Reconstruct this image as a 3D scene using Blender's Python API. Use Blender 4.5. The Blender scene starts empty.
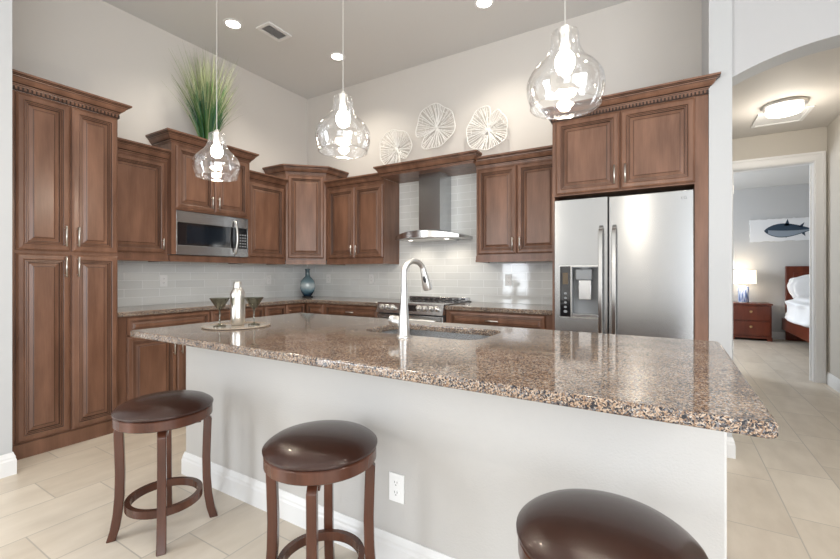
import bpy, bmesh, math, random
from mathutils import Vector, Matrix
random.seed(7)
PI = math.pi
C = bpy.context.scene.collection

# ------------------------------------------------------------------ camera
cam_d = bpy.data.cameras.new('camera'); cam = bpy.data.objects.new('camera', cam_d); C.objects.link(cam)
cam.location = (0, 0, 1.19)
cam.rotation_euler = (PI/2, 0, math.atan(250/413))
cam_d.sensor_width = 36; cam_d.lens = 413/840*36; cam_d.shift_y = -5.5/840
cam_d.clip_start = 0.02
bpy.context.scene.camera = cam
# ------------------------------------------------------------------ world, light, exposure
w = bpy.data.worlds.new('world'); bpy.context.scene.world = w; w.use_nodes = True
w.node_tree.nodes['Background'].inputs[0].default_value = (.85, .92, 1, 1)
w.node_tree.nodes['Background'].inputs[1].default_value = 1.0
def area(name, loc, rot, sx, sy, power, col):
    l = bpy.data.lights.new(name, 'AREA'); l.shape = 'RECTANGLE'; l.size = sx; l.size_y = sy
    l.energy = power; l.color = col
    o = bpy.data.objects.new(name, l); o.location = loc; o.rotation_euler = rot; C.objects.link(o); return o
area('daylight_rear', (1.5, -3.95, 1.35), (PI/2, 0, 0), 2.1, 2.2, 35, (.90, .95, 1))       # sliding door behind the camera, right
area('daylight_side', (2.55, -1.2, 1.45), (PI/2, 0, PI/2), 3.8, 2.2, 125, (.92, .96, 1))     # wide sliding doors to the right of the camera
area('daylight_bedroom', (-1.2, 8.0, 1.6), (PI/2, 0, -PI/2), 1.4, 1.4, 60, (.85, .92, 1))
area('daylight_left', (-3.36, -2.2, 1.3), (PI/2, 0, -PI/2), 2.0, 2.3, 125, (.88, .94, 1))       # glass door left of the camera
VS = bpy.context.scene.view_settings
VS.view_transform = 'Standard'; VS.look = 'None'; VS.gamma = 1; VS.use_curve_mapping = False
VS.exposure = 0.38

# ------------------------------------------------------------------ materials
def mat(name):
    m = bpy.data.materials.new(name); m.use_nodes = True
    return m, m.node_tree.nodes, m.node_tree.links, m.node_tree.nodes['Principled BSDF']
def flat(name, col, rough=.5, metal=0, coat=0, emit=None, es=0, bump=0, bscale=200, spec=.5):
    m, N, L, b = mat(name)
    b.inputs['Base Color'].default_value = (*col, 1); b.inputs['Roughness'].default_value = rough
    b.inputs['Metallic'].default_value = metal; b.inputs['Coat Weight'].default_value = coat
    b.inputs['Specular IOR Level'].default_value = spec
    if emit: b.inputs['Emission Color'].default_value = (*emit, 1); b.inputs['Emission Strength'].default_value = es
    tc = N.new('ShaderNodeTexCoord'); n = N.new('ShaderNodeTexNoise'); n.inputs['Scale'].default_value = bscale
    L.new(tc.outputs['Object'], n.inputs['Vector'])
    if bump:
        bp = N.new('ShaderNodeBump'); bp.inputs['Strength'].default_value = bump; bp.inputs['Distance'].default_value = .002
        L.new(n.outputs['Fac'], bp.inputs['Height']); L.new(bp.outputs[0], b.inputs['Normal'])
    return m
def ramp(N, stops, interp='LINEAR'):
    r = N.new('ShaderNodeValToRGB'); e = r.color_ramp.elements; r.color_ramp.interpolation = interp
    while len(e) > 1: e.remove(e[-1])
    e[0].position = stops[0][0]; e[0].color = (*stops[0][1], 1)
    for p, c in stops[1:]:
        q = e.new(p); q.color = (*c, 1)
    return r
def wood(name, c1, c2, rough=.38, coat=.4, stretch=(3, 3, .6)):
    m, N, L, b = mat(name)
    tc = N.new('ShaderNodeTexCoord'); mp = N.new('ShaderNodeMapping'); mp.inputs['Scale'].default_value = stretch
    n = N.new('ShaderNodeTexNoise'); n.inputs['Scale'].default_value = 3.5; n.inputs['Detail'].default_value = 6
    mp2 = N.new('ShaderNodeMapping'); mp2.inputs['Scale'].default_value = (40, 40, 2.5)
    n2 = N.new('ShaderNodeTexNoise'); n2.inputs['Scale'].default_value = 3; n2.inputs['Detail'].default_value = 4
    L.new(tc.outputs['Object'], mp.inputs[0]); L.new(mp.outputs[0], n.inputs['Vector'])
    L.new(tc.outputs['Object'], mp2.inputs[0]); L.new(mp2.outputs[0], n2.inputs['Vector'])
    mx = N.new('ShaderNodeMath'); mx.operation = 'MULTIPLY_ADD'; mx.inputs[1].default_value = .25
    L.new(n2.outputs['Fac'], mx.inputs[0]); L.new(n.outputs['Fac'], mx.inputs[2])
    r = ramp(N, [(.42, c1), (.85, c2)]); L.new(mx.outputs[0], r.inputs[0]); L.new(r.outputs[0], b.inputs['Base Color'])
    b.inputs['Roughness'].default_value = rough; b.inputs['Coat Weight'].default_value = coat
    b.inputs['Coat Roughness'].default_value = .27; b.inputs['Specular IOR Level'].default_value = .3
    return m
M = {}
M['wood'] = wood('cabinet_wood', (.125, .058, .034), (.24, .120, .074))
M['glaze'] = wood('cabinet_glaze', (.026, .012, .008), (.048, .023, .014))
M['stoolwood'] = wood('stool_wood', (.042, .014, .008), (.10, .034, .017), .26, .4)
M['redwood'] = wood('bedroom_wood', (.09, .018, .008), (.17, .035, .015), .3, .3)
M['wall'] = flat('painted_wall', (.64, .61, .575), .7, bump=.25, bscale=260)
M['wallcool'] = flat('painted_island', (.51, .495, .475), .6, bump=.5, bscale=160)
M['ceiling'] = flat('painted_ceiling', (.66, .66, .65), .8, bump=.2)
M['white'] = flat('white_trim', (.78, .78, .78), .4)
M['column'] = flat('white_wall_paint', (.52, .53, .54), .55, bump=.15)
M['archwall'] = flat('grey_arch_paint', (.50, .50, .51), .6, bump=.15)
M['hallwall'] = flat('hall_paint', (.56, .525, .47), .7, bump=.2)
M['bedwall'] = flat('bedroom_paint', (.56, .56, .56), .7, bump=.2)
M['nickel'] = flat('brushed_nickel', (.72, .70, .67), .28, 1)
M['chrome'] = flat('satin_chrome', (.70, .70, .69), .33, 1)
M['steelplain'] = flat('plain_steel', (.55, .55, .55), .25, 1)
M['black'] = flat('black_gloss', (.012, .012, .014), .08, coat=.5)
M['dark'] = flat('dark_plastic', (.03, .03, .032), .4)
M['grey'] = flat('grey_plastic', (.24, .25, .26), .35)
M['plastic'] = flat('white_plastic', (.85, .85, .84), .35)
M['slot'] = flat('socket_slot', (.08, .08, .08), .5)
M['leather'] = flat('brown_leather', (.032, .012, .008), .27, coat=.2, bump=.25, bscale=350)
M['fabric'] = flat('white_fabric', (.82, .83, .85), .9, bump=.4, bscale=40)
M['shade'] = flat('lamp_shade', (.9, .86, .78), .8, emit=(1, .86, .66), es=1.1)
M['bulb'] = flat('lit_bulb', (1, 1, 1), .5, emit=(1, .93, .82), es=26)
M['can'] = flat('lit_lens', (1, 1, 1), .5, emit=(1, .95, .87), es=9)
M['bowl'] = flat('lit_bowl', (1, 1, 1), .5, emit=(1, .93, .84), es=2.6)
M['wire'] = flat('white_wire', (.88, .87, .84), .3)
M['pot'] = flat('tan_pot', (.30, .20, .14), .7)
M['canvas'] = flat('white_canvas', (.80, .81, .83), .8, bump=.3, bscale=20)
M['fishdark'] = flat('fish_blue_grey', (.025, .05, .085), .6)
M['fishpale'] = flat('fish_pale', (.25, .30, .36), .6)
M['bluecloth'] = flat('blue_cloth', (.16, .33, .55), .8)
def steel():
    m, N, L, b = mat('brushed_stainless')
    b.inputs['Base Color'].default_value = (.47, .48, .49, 1); b.inputs['Metallic'].default_value = 1
    b.inputs['Roughness'].default_value = .27; b.inputs['Anisotropic'].default_value = .75
    t = N.new('ShaderNodeTangent'); t.direction_type = 'RADIAL'; t.axis = 'Z'; L.new(t.outputs[0], b.inputs['Tangent']); b.inputs['Anisotropic Rotation'].default_value = .25
    tc = N.new('ShaderNodeTexCoord'); mp = N.new('ShaderNodeMapping'); mp.inputs['Scale'].default_value = (1.5, 1.5, 220)
    n = N.new('ShaderNodeTexNoise'); n.inputs['Scale'].default_value = 4
    L.new(tc.outputs['Object'], mp.inputs[0]); L.new(mp.outputs[0], n.inputs['Vector'])
    r = N.new('ShaderNodeMapRange'); r.inputs[3].default_value = .27; r.inputs[4].default_value = .274
    L.new(n.outputs['Fac'], r.inputs[0]); L.new(r.outputs[0], b.inputs['Roughness'])
    return m
M['steel'] = steel()
def granite(name, dark=0):
    m, N, L, b = mat(name)
    tc = N.new('ShaderNodeTexCoord')
    v = N.new('ShaderNodeTexVoronoi'); v.inputs['Scale'].default_value = 290; v.inputs['Randomness'].default_value = 1
    nz = N.new('ShaderNodeTexNoise'); nz.inputs['Scale'].default_value = 60; nz.inputs['Detail'].default_value = 3
    mixv = N.new('ShaderNodeMixRGB'); mixv.blend_type = 'ADD'; mixv.inputs[0].default_value = .018
    L.new(tc.outputs['Object'], nz.inputs['Vector']); L.new(tc.outputs['Object'], mixv.inputs[1]); L.new(nz.outputs['Color'], mixv.inputs[2])
    L.new(mixv.outputs[0], v.inputs['Vector'])
    sep = N.new('ShaderNodeSeparateColor'); L.new(v.outputs['Color'], sep.inputs[0])
    cl = N.new('ShaderNodeTexNoise'); cl.inputs['Scale'].default_value = 9; cl.inputs['Detail'].default_value = 2
    L.new(tc.outputs['Object'], cl.inputs['Vector'])
    ad = N.new('ShaderNodeMath'); ad.operation = 'MULTIPLY_ADD'; ad.inputs[1].default_value = .5
    L.new(cl.outputs['Fac'], ad.inputs[0]); L.new(sep.outputs[0], ad.inputs[2])
    sb = N.new('ShaderNodeMath'); sb.operation = 'SUBTRACT'; sb.inputs[1].default_value = .25; L.new(ad.outputs[0], sb.inputs[0])
    r = ramp(N, [(0, (.025, .025, .03)), (.20, (.085, .075, .073)), (.32, (.19, .12, .08)), (.48, (.32, .22, .15)),
                 (.64, (.40, .31, .235)), (.80, (.16, .155, .16)), (.93, (.42, .38, .34))], 'CONSTANT')
    L.new(sb.outputs[0], r.inputs[0]); L.new(r.outputs[0], b.inputs['Base Color'])
    b.inputs['Roughness'].default_value = .07; b.inputs['Specular IOR Level'].default_value = .36; b.inputs['Coat Weight'].default_value = 0; b.inputs['Coat Roughness'].default_value = .05
    bp = N.new('ShaderNodeBump'); bp.inputs['Strength'].default_value = .03; bp.inputs['Distance'].default_value = .001
    n2 = N.new('ShaderNodeTexNoise'); n2.inputs['Scale'].default_value = 45
    L.new(tc.outputs['Object'], n2.inputs['Vector']); L.new(n2.outputs['Fac'], bp.inputs['Height']); L.new(bp.outputs[0], b.inputs['Normal'])
    return m
M['granite'] = granite('speckled_granite')
def tile(name, axis):
    m, N, L, b = mat(name)
    tc = N.new('ShaderNodeTexCoord'); s = N.new('ShaderNodeSeparateXYZ'); c = N.new('ShaderNodeCombineXYZ')
    L.new(tc.outputs['Object'], s.inputs[0]); L.new(s.outputs[axis], c.inputs[0]); L.new(s.outputs[2], c.inputs[1])
    br = N.new('ShaderNodeTexBrick'); br.offset = .5; br.inputs['Scale'].default_value = 1
    br.inputs['Brick Width'].default_value = .305; br.inputs['Row Height'].default_value = .0785
    br.inputs['Mortar Size'].default_value = .0022; br.inputs['Mortar Smooth'].default_value = .2
    br.inputs['Color1'].default_value = (.70, .71, .695, 1); br.inputs['Color2'].default_value = (.76, .77, .75, 1)
    br.inputs['Mortar'].default_value = (.95, .96, .96, 1)
    L.new(c.outputs[0], br.inputs['Vector']); L.new(br.outputs['Color'], b.inputs['Base Color'])
    b.inputs['Roughness'].default_value = .07; b.inputs['Coat Weight'].default_value = .5
    nz = N.new('ShaderNodeTexNoise'); nz.inputs['Scale'].default_value = 18; L.new(tc.outputs['Object'], nz.inputs['Vector'])
    bp0 = N.new('ShaderNodeBump'); bp0.inputs['Strength'].default_value = .25; bp0.inputs['Distance'].default_value = .002
    L.new(nz.outputs['Fac'], bp0.inputs['Height'])
    bp = N.new('ShaderNodeBump'); bp.invert = True; bp.inputs['Strength'].default_value = .5; bp.inputs['Distance'].default_value = .002
    L.new(br.outputs['Fac'], bp.inputs['Height']); L.new(bp0.outputs[0], bp.inputs['Normal']); L.new(bp.outputs[0], b.inputs['Normal'])
    return m
M['tile_x'] = tile('glass_tile_back', 0); M['tile_y'] = tile('glass_tile_left', 1)
def floor_mat():
    m, N, L, b = mat('porcelain_floor_tile')
    def mth(op, a, bb=None, cc=None):
        n = N.new('ShaderNodeMath'); n.operation = op
        for i, q in enumerate((a, bb, cc)):
            if q is None: continue
            if isinstance(q, (int, float)): n.inputs[i].default_value = q
            else: L.new(q, n.inputs[i])
        return n.outputs[0]
    tc = N.new('ShaderNodeTexCoord'); s = N.new('ShaderNodeSeparateXYZ'); L.new(tc.outputs['Object'], s.inputs[0])
    u = mth('DIVIDE', mth('SUBTRACT', s.outputs[0], .503), .2995); k = mth('FLOOR', u); fu = mth('SUBTRACT', u, k)
    v = mth('SUBTRACT', mth('DIVIDE', mth('SUBTRACT', s.outputs[1], .275), .6), mth('MULTIPLY', k, 1/3)); kv = mth('FLOOR', v); fv = mth('SUBTRACT', v, kv)
    du = mth('MULTIPLY', mth('MINIMUM', fu, mth('SUBTRACT', 1, fu)), .2995); dv = mth('MULTIPLY', mth('MINIMUM', fv, mth('SUBTRACT', 1, fv)), .6)
    d = mth('MINIMUM', du, dv); g = mth('LESS_THAN', d, .0028)
    cb = N.new('ShaderNodeCombineXYZ'); L.new(k, cb.inputs[0]); L.new(kv, cb.inputs[1])
    wn = N.new('ShaderNodeTexWhiteNoise'); L.new(cb.outputs[0], wn.inputs['Vector'])
    mp = N.new('ShaderNodeMapping'); mp.inputs['Scale'].default_value = (3.5, 1.2, 1); L.new(tc.outputs['Object'], mp.inputs[0]); L.new(wn.outputs['Color'], mp.inputs['Location'])
    nz = N.new('ShaderNodeTexNoise'); nz.inputs['Scale'].default_value = 2.2; nz.inputs['Detail'].default_value = 7; nz.inputs['Roughness'].default_value = .55
    L.new(mp.outputs[0], nz.inputs['Vector'])
    f = mth('ADD', mth('MULTIPLY', nz.outputs['Fac'], .85), mth('MULTIPLY', wn.outputs['Value'], .18))
    r = ramp(N, [(.3, (.54, .47, .385)), (.7, (.68, .61, .515))]); L.new(f, r.inputs[0])
    mx = N.new('ShaderNodeMixRGB'); L.new(g, mx.inputs[0]); L.new(r.outputs[0], mx.inputs[1]); mx.inputs[2].default_value = (.43, .39, .335, 1)
    L.new(mx.outputs[0], b.inputs['Base Color']); b.inputs['Roughness'].default_value = .36
    bp = N.new('ShaderNodeBump'); bp.invert = True; bp.inputs['Strength'].default_value = .4; bp.inputs['Distance'].default_value = .002
    L.new(g, bp.inputs['Height']); L.new(bp.outputs[0], b.inputs['Normal'])
    return m
M['floor'] = floor_mat()
def clear(name, tint=(1, 1, 1), rim=.55, bump=.35, bs=14, base=.04, gcol=(1, 1, 1)):
    m, N, L, b = mat(name); N.remove(b); out = N['Material Output']
    tr = N.new('ShaderNodeBsdfTransparent'); tr.inputs[0].default_value = (*tint, 1)
    gl = N.new('ShaderNodeBsdfGlossy'); gl.inputs['Roughness'].default_value = .03; gl.inputs[0].default_value = (*gcol, 1)
    lw = N.new('ShaderNodeLayerWeight'); lw.inputs[0].default_value = .35
    tc = N.new('ShaderNodeTexCoord'); nz = N.new('ShaderNodeTexNoise'); nz.inputs['Scale'].default_value = bs; L.new(tc.outputs['Object'], nz.inputs['Vector'])
    bp = N.new('ShaderNodeBump'); bp.inputs['Strength'].default_value = bump; bp.inputs['Distance'].default_value = .01
    L.new(nz.outputs['Fac'], bp.inputs['Height']); L.new(bp.outputs[0], gl.inputs['Normal']); L.new(bp.outputs[0], lw.inputs['Normal'])
    mr = N.new('ShaderNodeMapRange'); mr.inputs[3].default_value = base; mr.inputs[4].default_value = rim
    pw = N.new('ShaderNodeMath'); pw.operation = 'POWER'; pw.inputs[1].default_value = 1.7; L.new(lw.outputs['Facing'], pw.inputs[0])
    L.new(pw.outputs[0], mr.inputs[0]); mx = N.new('ShaderNodeMixShader')
    L.new(mr.outputs[0], mx.inputs[0]); L.new(tr.outputs[0], mx.inputs[1]); L.new(gl.outputs[0], mx.inputs[2]); L.new(mx.outputs[0], out.inputs[0])
    return m
M['glass'] = clear('clear_blown_glass', (.97, .97, .97), .98, .14, 24, .15)
M['smoke'] = clear('smoked_glass', (.52, .53, .48), .7, 0, 1, .10, (.8, .8, .75))
M['mat_glass'] = flat('pale_placemat', (.45, .38, .31), .15, coat=.4)
def vase_mat():
    m, N, L, b = mat('vase_glaze')
    tc = N.new('ShaderNodeTexCoord'); s = N.new('ShaderNodeSeparateXYZ'); L.new(tc.outputs['Object'], s.inputs[0])
    nz = N.new('ShaderNodeTexNoise'); nz.inputs['Scale'].default_value = 9; L.new(tc.outputs['Object'], nz.inputs['Vector'])
    a = N.new('ShaderNodeMath'); a.operation = 'MULTIPLY_ADD'; a.inputs[1].default_value = .10; L.new(nz.outputs['Fac'], a.inputs[0]); L.new(s.outputs[2], a.inputs[2])
    mr = N.new('ShaderNodeMapRange'); mr.inputs[2].default_value = .42; L.new(a.outputs[0], mr.inputs[0])
    r = ramp(N, [(0, (.008, .015, .035)), (.24, (.012, .04, .08)), (.33, (.16, .28, .34)), (.46, (.52, .60, .62)), (.60, (.20, .30, .34)), (.9, (.04, .08, .10))])
    L.new(mr.outputs[0], r.inputs[0]); L.new(r.outputs[0], b.inputs['Base Color']); b.inputs['Roughness'].default_value = .08; b.inputs['Coat Weight'].default_value = .6
    return m
M['vase'] = vase_mat()
def grass_mat(name, c):
    m, N, L, b = mat(name); b.inputs['Base Color'].default_value = (*c, 1); b.inputs['Roughness'].default_value = .55
    return m
M['g1'] = grass_mat('leaf_green', (.055, .15, .035)); M['g2'] = grass_mat('leaf_blue_green', (.035, .12, .065)); M['g3'] = grass_mat('leaf_straw', (.28, .32, .17))
def ceramic_blue():
    m, N, L, b = mat('blue_striped_ceramic')
    tc = N.new('ShaderNodeTexCoord'); mp = N.new('ShaderNodeMapping'); mp.inputs['Scale'].default_value = (30, 30, 3); L.new(tc.outputs['Object'], mp.inputs[0])
    nz = N.new('ShaderNodeTexNoise'); nz.inputs['Scale'].default_value = 2; L.new(mp.outputs[0], nz.inputs['Vector'])
    r = ramp(N, [(.42, (.08, .14, .36)), (.55, (.55, .62, .78))]); L.new(nz.outputs['Fac'], r.inputs[0]); L.new(r.outputs[0], b.inputs['Base Color'])
    b.inputs['Roughness'].default_value = .15
    return m
M['ceramic'] = ceramic_blue()

# ------------------------------------------------------------------ mesh helpers
class MB:
    """collects geometry in world coordinates; .m is a local-to-world frame"""
    def __init__(s, frame=None): s.v = []; s.f = []; s.mi = []; s.m = frame or Matrix(); s.k = 0
    def add(s, vs, fs, mi=None):
        n = len(s.v); s.v += [s.m @ Vector(p) for p in vs]
        s.f += [tuple(i+n for i in f) for f in fs]; s.mi += [s.k if mi is None else mi]*len(fs); return s
    def box(s, x0, y0, z0, x1, y1, z1):
        vs = [(x, y, z) for x in (x0, x1) for y in (y0, y1) for z in (z0, z1)]
        return s.add(vs, [(0, 1, 3, 2), (4, 6, 7, 5), (0, 4, 5, 1), (2, 3, 7, 6), (0, 2, 6, 4), (1, 5, 7, 3)])
    def loft(s, rings, cap0=True, cap1=True, closed=True):
        n = len(rings[0]); vs = [p for r in rings for p in r]; fs = []
        for i in range(len(rings)-1):
            for j in range(n if closed else n-1):
                a, b2 = i*n+j, i*n+(j+1) % n; fs.append((a, b2, b2+n, a+n))
        if cap0: fs.append(tuple(range(n))[::-1])
        if cap1: fs.append(tuple(range((len(rings)-1)*n, len(rings)*n)))
        return s.add(vs, fs)
    def lathe(s, prof, c=(0, 0, 0), n=32, cap0=True, cap1=True):
        return s.loft([[(c[0]+r*math.cos(2*PI*j/n), c[1]+r*math.sin(2*PI*j/n), c[2]+z) for j in range(n)] for r, z in prof], cap0, cap1)
    def prism(s, poly, z0, z1):
        return s.loft([[(x, y, z0) for x, y in poly], [(x, y, z1) for x, y in poly]])
    def tube(s, pts, rad, n=10, cap=True):
        pts = [Vector(p) for p in pts]; rings = []
        up = None
        for i, p in enumerate(pts):
            t = (pts[min(i+1, len(pts)-1)]-pts[max(i-1, 0)]).normalized()
            if up is None:
                up = Vector((0, 0, 1)) if abs(t.z) < .9 else Vector((1, 0, 0))
            a = t.cross(up).normalized(); up = a.cross(t).normalized()
            r = rad[i] if isinstance(rad, (list, tuple)) else rad
            rings.append([tuple(p+a*math.cos(2*PI*j/n)*r+up*math.sin(2*PI*j/n)*r) for j in range(n)])
        return s.loft(rings, cap, cap)
    def sweep(s, path, prof, closed=False):
        """path in xy, outward = right-hand side of travel; prof = (out, z) pairs"""
        n = len(path); rings = []
        def nrm(a, b2):
            d = Vector((b2[0]-a[0], b2[1]-a[1])).normalized(); return Vector((d.y, -d.x))
        for i in range(n):
            if closed: n0 = nrm(path[i-1], path[i]); n1 = nrm(path[i], path[(i+1) % n])
            else:
                n0 = nrm(path[i-1], path[i]) if i > 0 else nrm(path[0], path[1]); n1 = nrm(path[i], path[i+1]) if i < n-1 else n0
            mt = (n0+n1); mt = mt/mt.dot(n0) if mt.length > 1e-6 else n0
            rings.append([(path[i][0]+mt.x*o, path[i][1]+mt.y*o, z) for o, z in prof])
        if closed: rings.append(rings[0])
        return s.loft(rings, not closed, not closed)
    def build(s, name, mats, parent=None, smooth=False, bevel=0, seg=2, origin=None):
        me = bpy.data.meshes.new(name)
        if not isinstance(mats, (list, tuple)): mats = [mats]
        for m in mats: me.materials.append(m)
        if parent: off = parent['_o'][:] if '_o' in parent else (0, 0, 0)
        elif origin: off = origin
        else:
            xs = [p.x for p in s.v]; ys = [p.y for p in s.v]; zs = [p.z for p in s.v]
            off = ((min(xs)+max(xs))/2, (min(ys)+max(ys))/2, min(zs))
        off = Vector(off)
        me.from_pydata([tuple(p-off) for p in s.v], [], s.f)
        for i, p in enumerate(me.polygons): p.material_index = min(s.mi[i], len(mats)-1); p.use_smooth = bool(smooth)
        bm = bmesh.new(); bm.from_mesh(me); bmesh.ops.recalc_face_normals(bm, faces=bm.faces); bm.to_mesh(me); bm.free()
        o = bpy.data.objects.new(name, me); C.objects.link(o)
        if parent: o.parent = parent
        else: o.location = off
        if parent: o['_o'] = tuple(off)
        else: o['_o'] = tuple(off)
        if bevel:
            b = o.modifiers.new('b', 'BEVEL'); b.width = bevel; b.segments = seg; b.limit_method = 'ANGLE'; b.angle_limit = math.radians(40)
        if smooth == 'auto' or bevel:
            for p in me.polygons: p.use_smooth = True
            try: me.set_sharp_from_angle(angle=math.radians(38))
            except Exception: pass
        return o
def tag(o, label, cat, group=None):
    o['label'] = label; o['category'] = cat
    if group: o['group'] = group
    return o
def thing(name, loc, label, cat, group=None):
    o = bpy.data.objects.new(name, None); o.empty_display_size = .05; o.location = loc; C.objects.link(o); o['_o'] = tuple(loc)
    return tag(o, label, cat, group)
def struct(name, mb, m, parent=None, **k):
    o = mb.build(name, m, parent, **k)
    if not parent: o['kind'] = 'structure'
    return o
def copy_tree(o, parent=None):
    c = o.copy(); C.objects.link(c); c.parent = parent
    for ch in list(o.children): copy_tree(ch, c)
    return c
def frame(O, U, Nn):
    """u right, v up, w out; columns: (U, N, Z) so local coords are (u, w, v)"""
    return Matrix(((U[0], Nn[0], 0, O[0]), (U[1], Nn[1], 0, O[1]), (0, 0, 1, O[2]), (0, 0, 0, 1)))
XW, YW = -4.28, 4.07
def left_frame(y0): return frame((XW, y0, 0), (0, 1), (1, 0))
def back_frame(x0): return frame((x0, YW, 0), (1, 0), (0, -1))

# ================================================================== SETTING
HC = 3.6
struct('floor', MB().box(-4.6, -4.2, -.1, 4.2, 10.1, 0), M['floor'], origin=(0, 0, 0))
struct('ceiling', MB().box(-4.45, -4.2, HC, 2.8, 4.2, HC+.1), M['ceiling'])
struct('wall_left', MB().box(XW-.12, .8455, 0, XW, 4.19, HC), M['wall'])
mb = MB(); mb.box(-3.6, -4.2, 0, -3.345, -3.3, HC); mb.box(-3.6, -3.3, 2.5, -3.345, -1.1, HC); mb.box(-4.4, -1.1, 0, -3.345, .845, HC)
struct('wall_pantry_end', mb, M['column'])
mb = MB()
for y in (-3.3, -2.235, -1.17): mb.box(-3.45, y, .0, -3.38, y+.07, 2.5)
mb.box(-3.45, -3.23, 0, -3.38, -1.17, .07); mb.box(-3.45, -3.23, 2.43, -3.38, -1.17, 2.5)
struct('window_3', mb, M['white'])
struct('wall_back', MB().box(XW, YW, 0, .221, YW+.12, HC), M['wall'])
struct('wall_column', MB().box(.221, 3.34, 0, .345, 6.15, HC), [M['column']])
# arch wall
mb = MB(); xa0, xa1, zs, rise = .345, 1.53, 2.472, .13
wv = (xa1-xa0)/2; R = (wv*wv+rise*rise)/(2*rise); xc = (xa0+xa1)/2; zc = zs+rise-R; n = 28
pts = [(xa0+(xa1-xa0)*i/n) for i in range(n+1)]
arc = [(x, zc+math.sqrt(max(R*R-(x-xc)**2, 0))) for x in pts]
poly = arc+[(xa1, HC), (xa0, HC)]
mb.loft([[(x, 3.36, z) for x, z in poly], [(x, 3.55, z) for x, z in poly]])
mb.box(xa1, 3.36, 0, 2.7, 3.47, HC)
nv_ = len(mb.f)
mb.mi = [1 if (i < n) else 0 for i in range(nv_)]
struct('wall_arch', mb, [M['archwall'], M['column']])
struct('wall_hall_right', MB().box(1.465, 3.551, 0, 1.6, 6.15, 2.95), M['hallwall'])
struct('ceiling_hall', MB().box(.346, 3.551, 2.8, 1.464, 6.149, 2.9), M['wall'])
mb = MB(); mb.box(.341, 6.15, 0, .60, 6.27, 2.95); mb.box(1.39, 6.15, 0, 1.6, 6.27, 2.95); mb.box(.60, 6.15, 2.46, 1.39, 6.27, 2.95); mb.box(-1.5, 6.15, 0, .341, 6.27, 2.95); mb.box(1.6, 6.15, 0, 4, 6.27, 2.95)
struct('wall_hall_end', mb, M['hallwall'])
struct('wall_bedroom_back', MB().box(-1.5, 9.86, 0, 4, 9.98, 2.95), M['bedwall'])
struct('wall_bedroom_left', MB().box(-1.62, 6.15, 0, -1.5, 9.98, 2.95), M['bedwall'])
struct('wall_bedroom_right', MB().box(4, 6.15, 0, 4.12, 9.98, 2.95), M['bedwall'])
struct('ceiling_bedroom', MB().box(-1.5, 6.27, 2.80, 4, 9.86, 2.9), M['ceiling'])
# behind the camera
mb = MB(); mb.box(-3.33, -4.2, 2.5, 2.7, -4.08, HC); mb.box(-3.33, -4.2, 0, .35, -4.08, 2.5); mb.box(2.55, -4.2, 0, 2.7, -4.08, 2.5)
struct('wall_rear', mb, M['wall'])
mb = MB(); mb.box(2.6, -4.08, 0, 2.72, -3.15, HC); mb.box(2.6, .75, 0, 2.72, 3.36, HC); mb.box(2.6, -3.15, 2.6, 2.72, .75, HC)
struct('wall_right', mb, M['wall'])
mb = MB()
for x in (.35, 1.42, 2.48): mb.box(x, -4.12, 0, x+.07, -4.05, 2.5)
mb.box(.42, -4.12, 2.43, 2.48, -4.05, 2.5); mb.box(.42, -4.12, 0, 2.48, -4.05, .07)
struct('window_1', mb, M['white'])
mb = MB()
for y in (-3.15, -1.235, .68): mb.box(2.61, y, 0, 2.68, y+.07, 2.6)
mb.box(2.61, -3.15, 0, 2.68, .75, .07); mb.box(2.61, -3.15, 2.53, 2.68, .75, 2.6)
struct('window_2', mb, M['white'])
# baseboards
BB = [(0, 0), (.016, 0), (.016, .085), (.012, .095), (.012, .105), (.008, .115), (.004, .13), (0, .13)]
def baseboard(name, path, parent=None):
    o = MB().sweep(path, BB).build(name, M['white'], parent, origin=None)
    if not parent: o['kind'] = 'structure'
    return o
baseboard('baseboard_left', [(-3.3449, -4.0), (-3.3449, .8455), (-3.56, .8455)])
baseboard('baseboard_column', [(.2215, 3.3395), (.3455, 3.3395), (.3455, 3.37)])
baseboard('baseboard_hall', [(1.4645, 6.129), (1.4645, 3.58)])
baseboard('baseboard_bedroom', [(-1.45, 9.8595), (3.95, 9.8595)])
# door casing
mb = MB()
mb.box(1.355, 6.13, 0, 1.448, 6.15, 2.53); mb.box(.52, 6.13, 0, .64, 6.15, 2.53); mb.box(.64, 6.13, 2.425, 1.355, 6.15, 2.53)
mb.box(1.365, 6.118, 0, 1.385, 6.13, 2.465); mb.box(1.428, 6.118, 0, 1.448, 6.13, 2.53); mb.box(.64, 6.118, 2.505, 1.428, 6.13, 2.53); mb.box(.64, 6.118, 2.435, 1.365, 6.13, 2.46)
mb.box(1.35, 6.15, 0, 1.39, 6.27, 2.42); mb.box(.60, 6.15, 0, .645, 6.27, 2.42); mb.box(.60, 6.15, 2.42, 1.39, 6.27, 2.46)
mb.box(1.338, 6.20, 0, 1.35, 6.23, 2.42)
tr = struct('trim_1', mb, M['white'])
for z in (.28, 1.25, 2.15):
    MB().box(.645, 6.17, z, .653, 6.19, z+.1).build('hinge', M['nickel'], tr)

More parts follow.
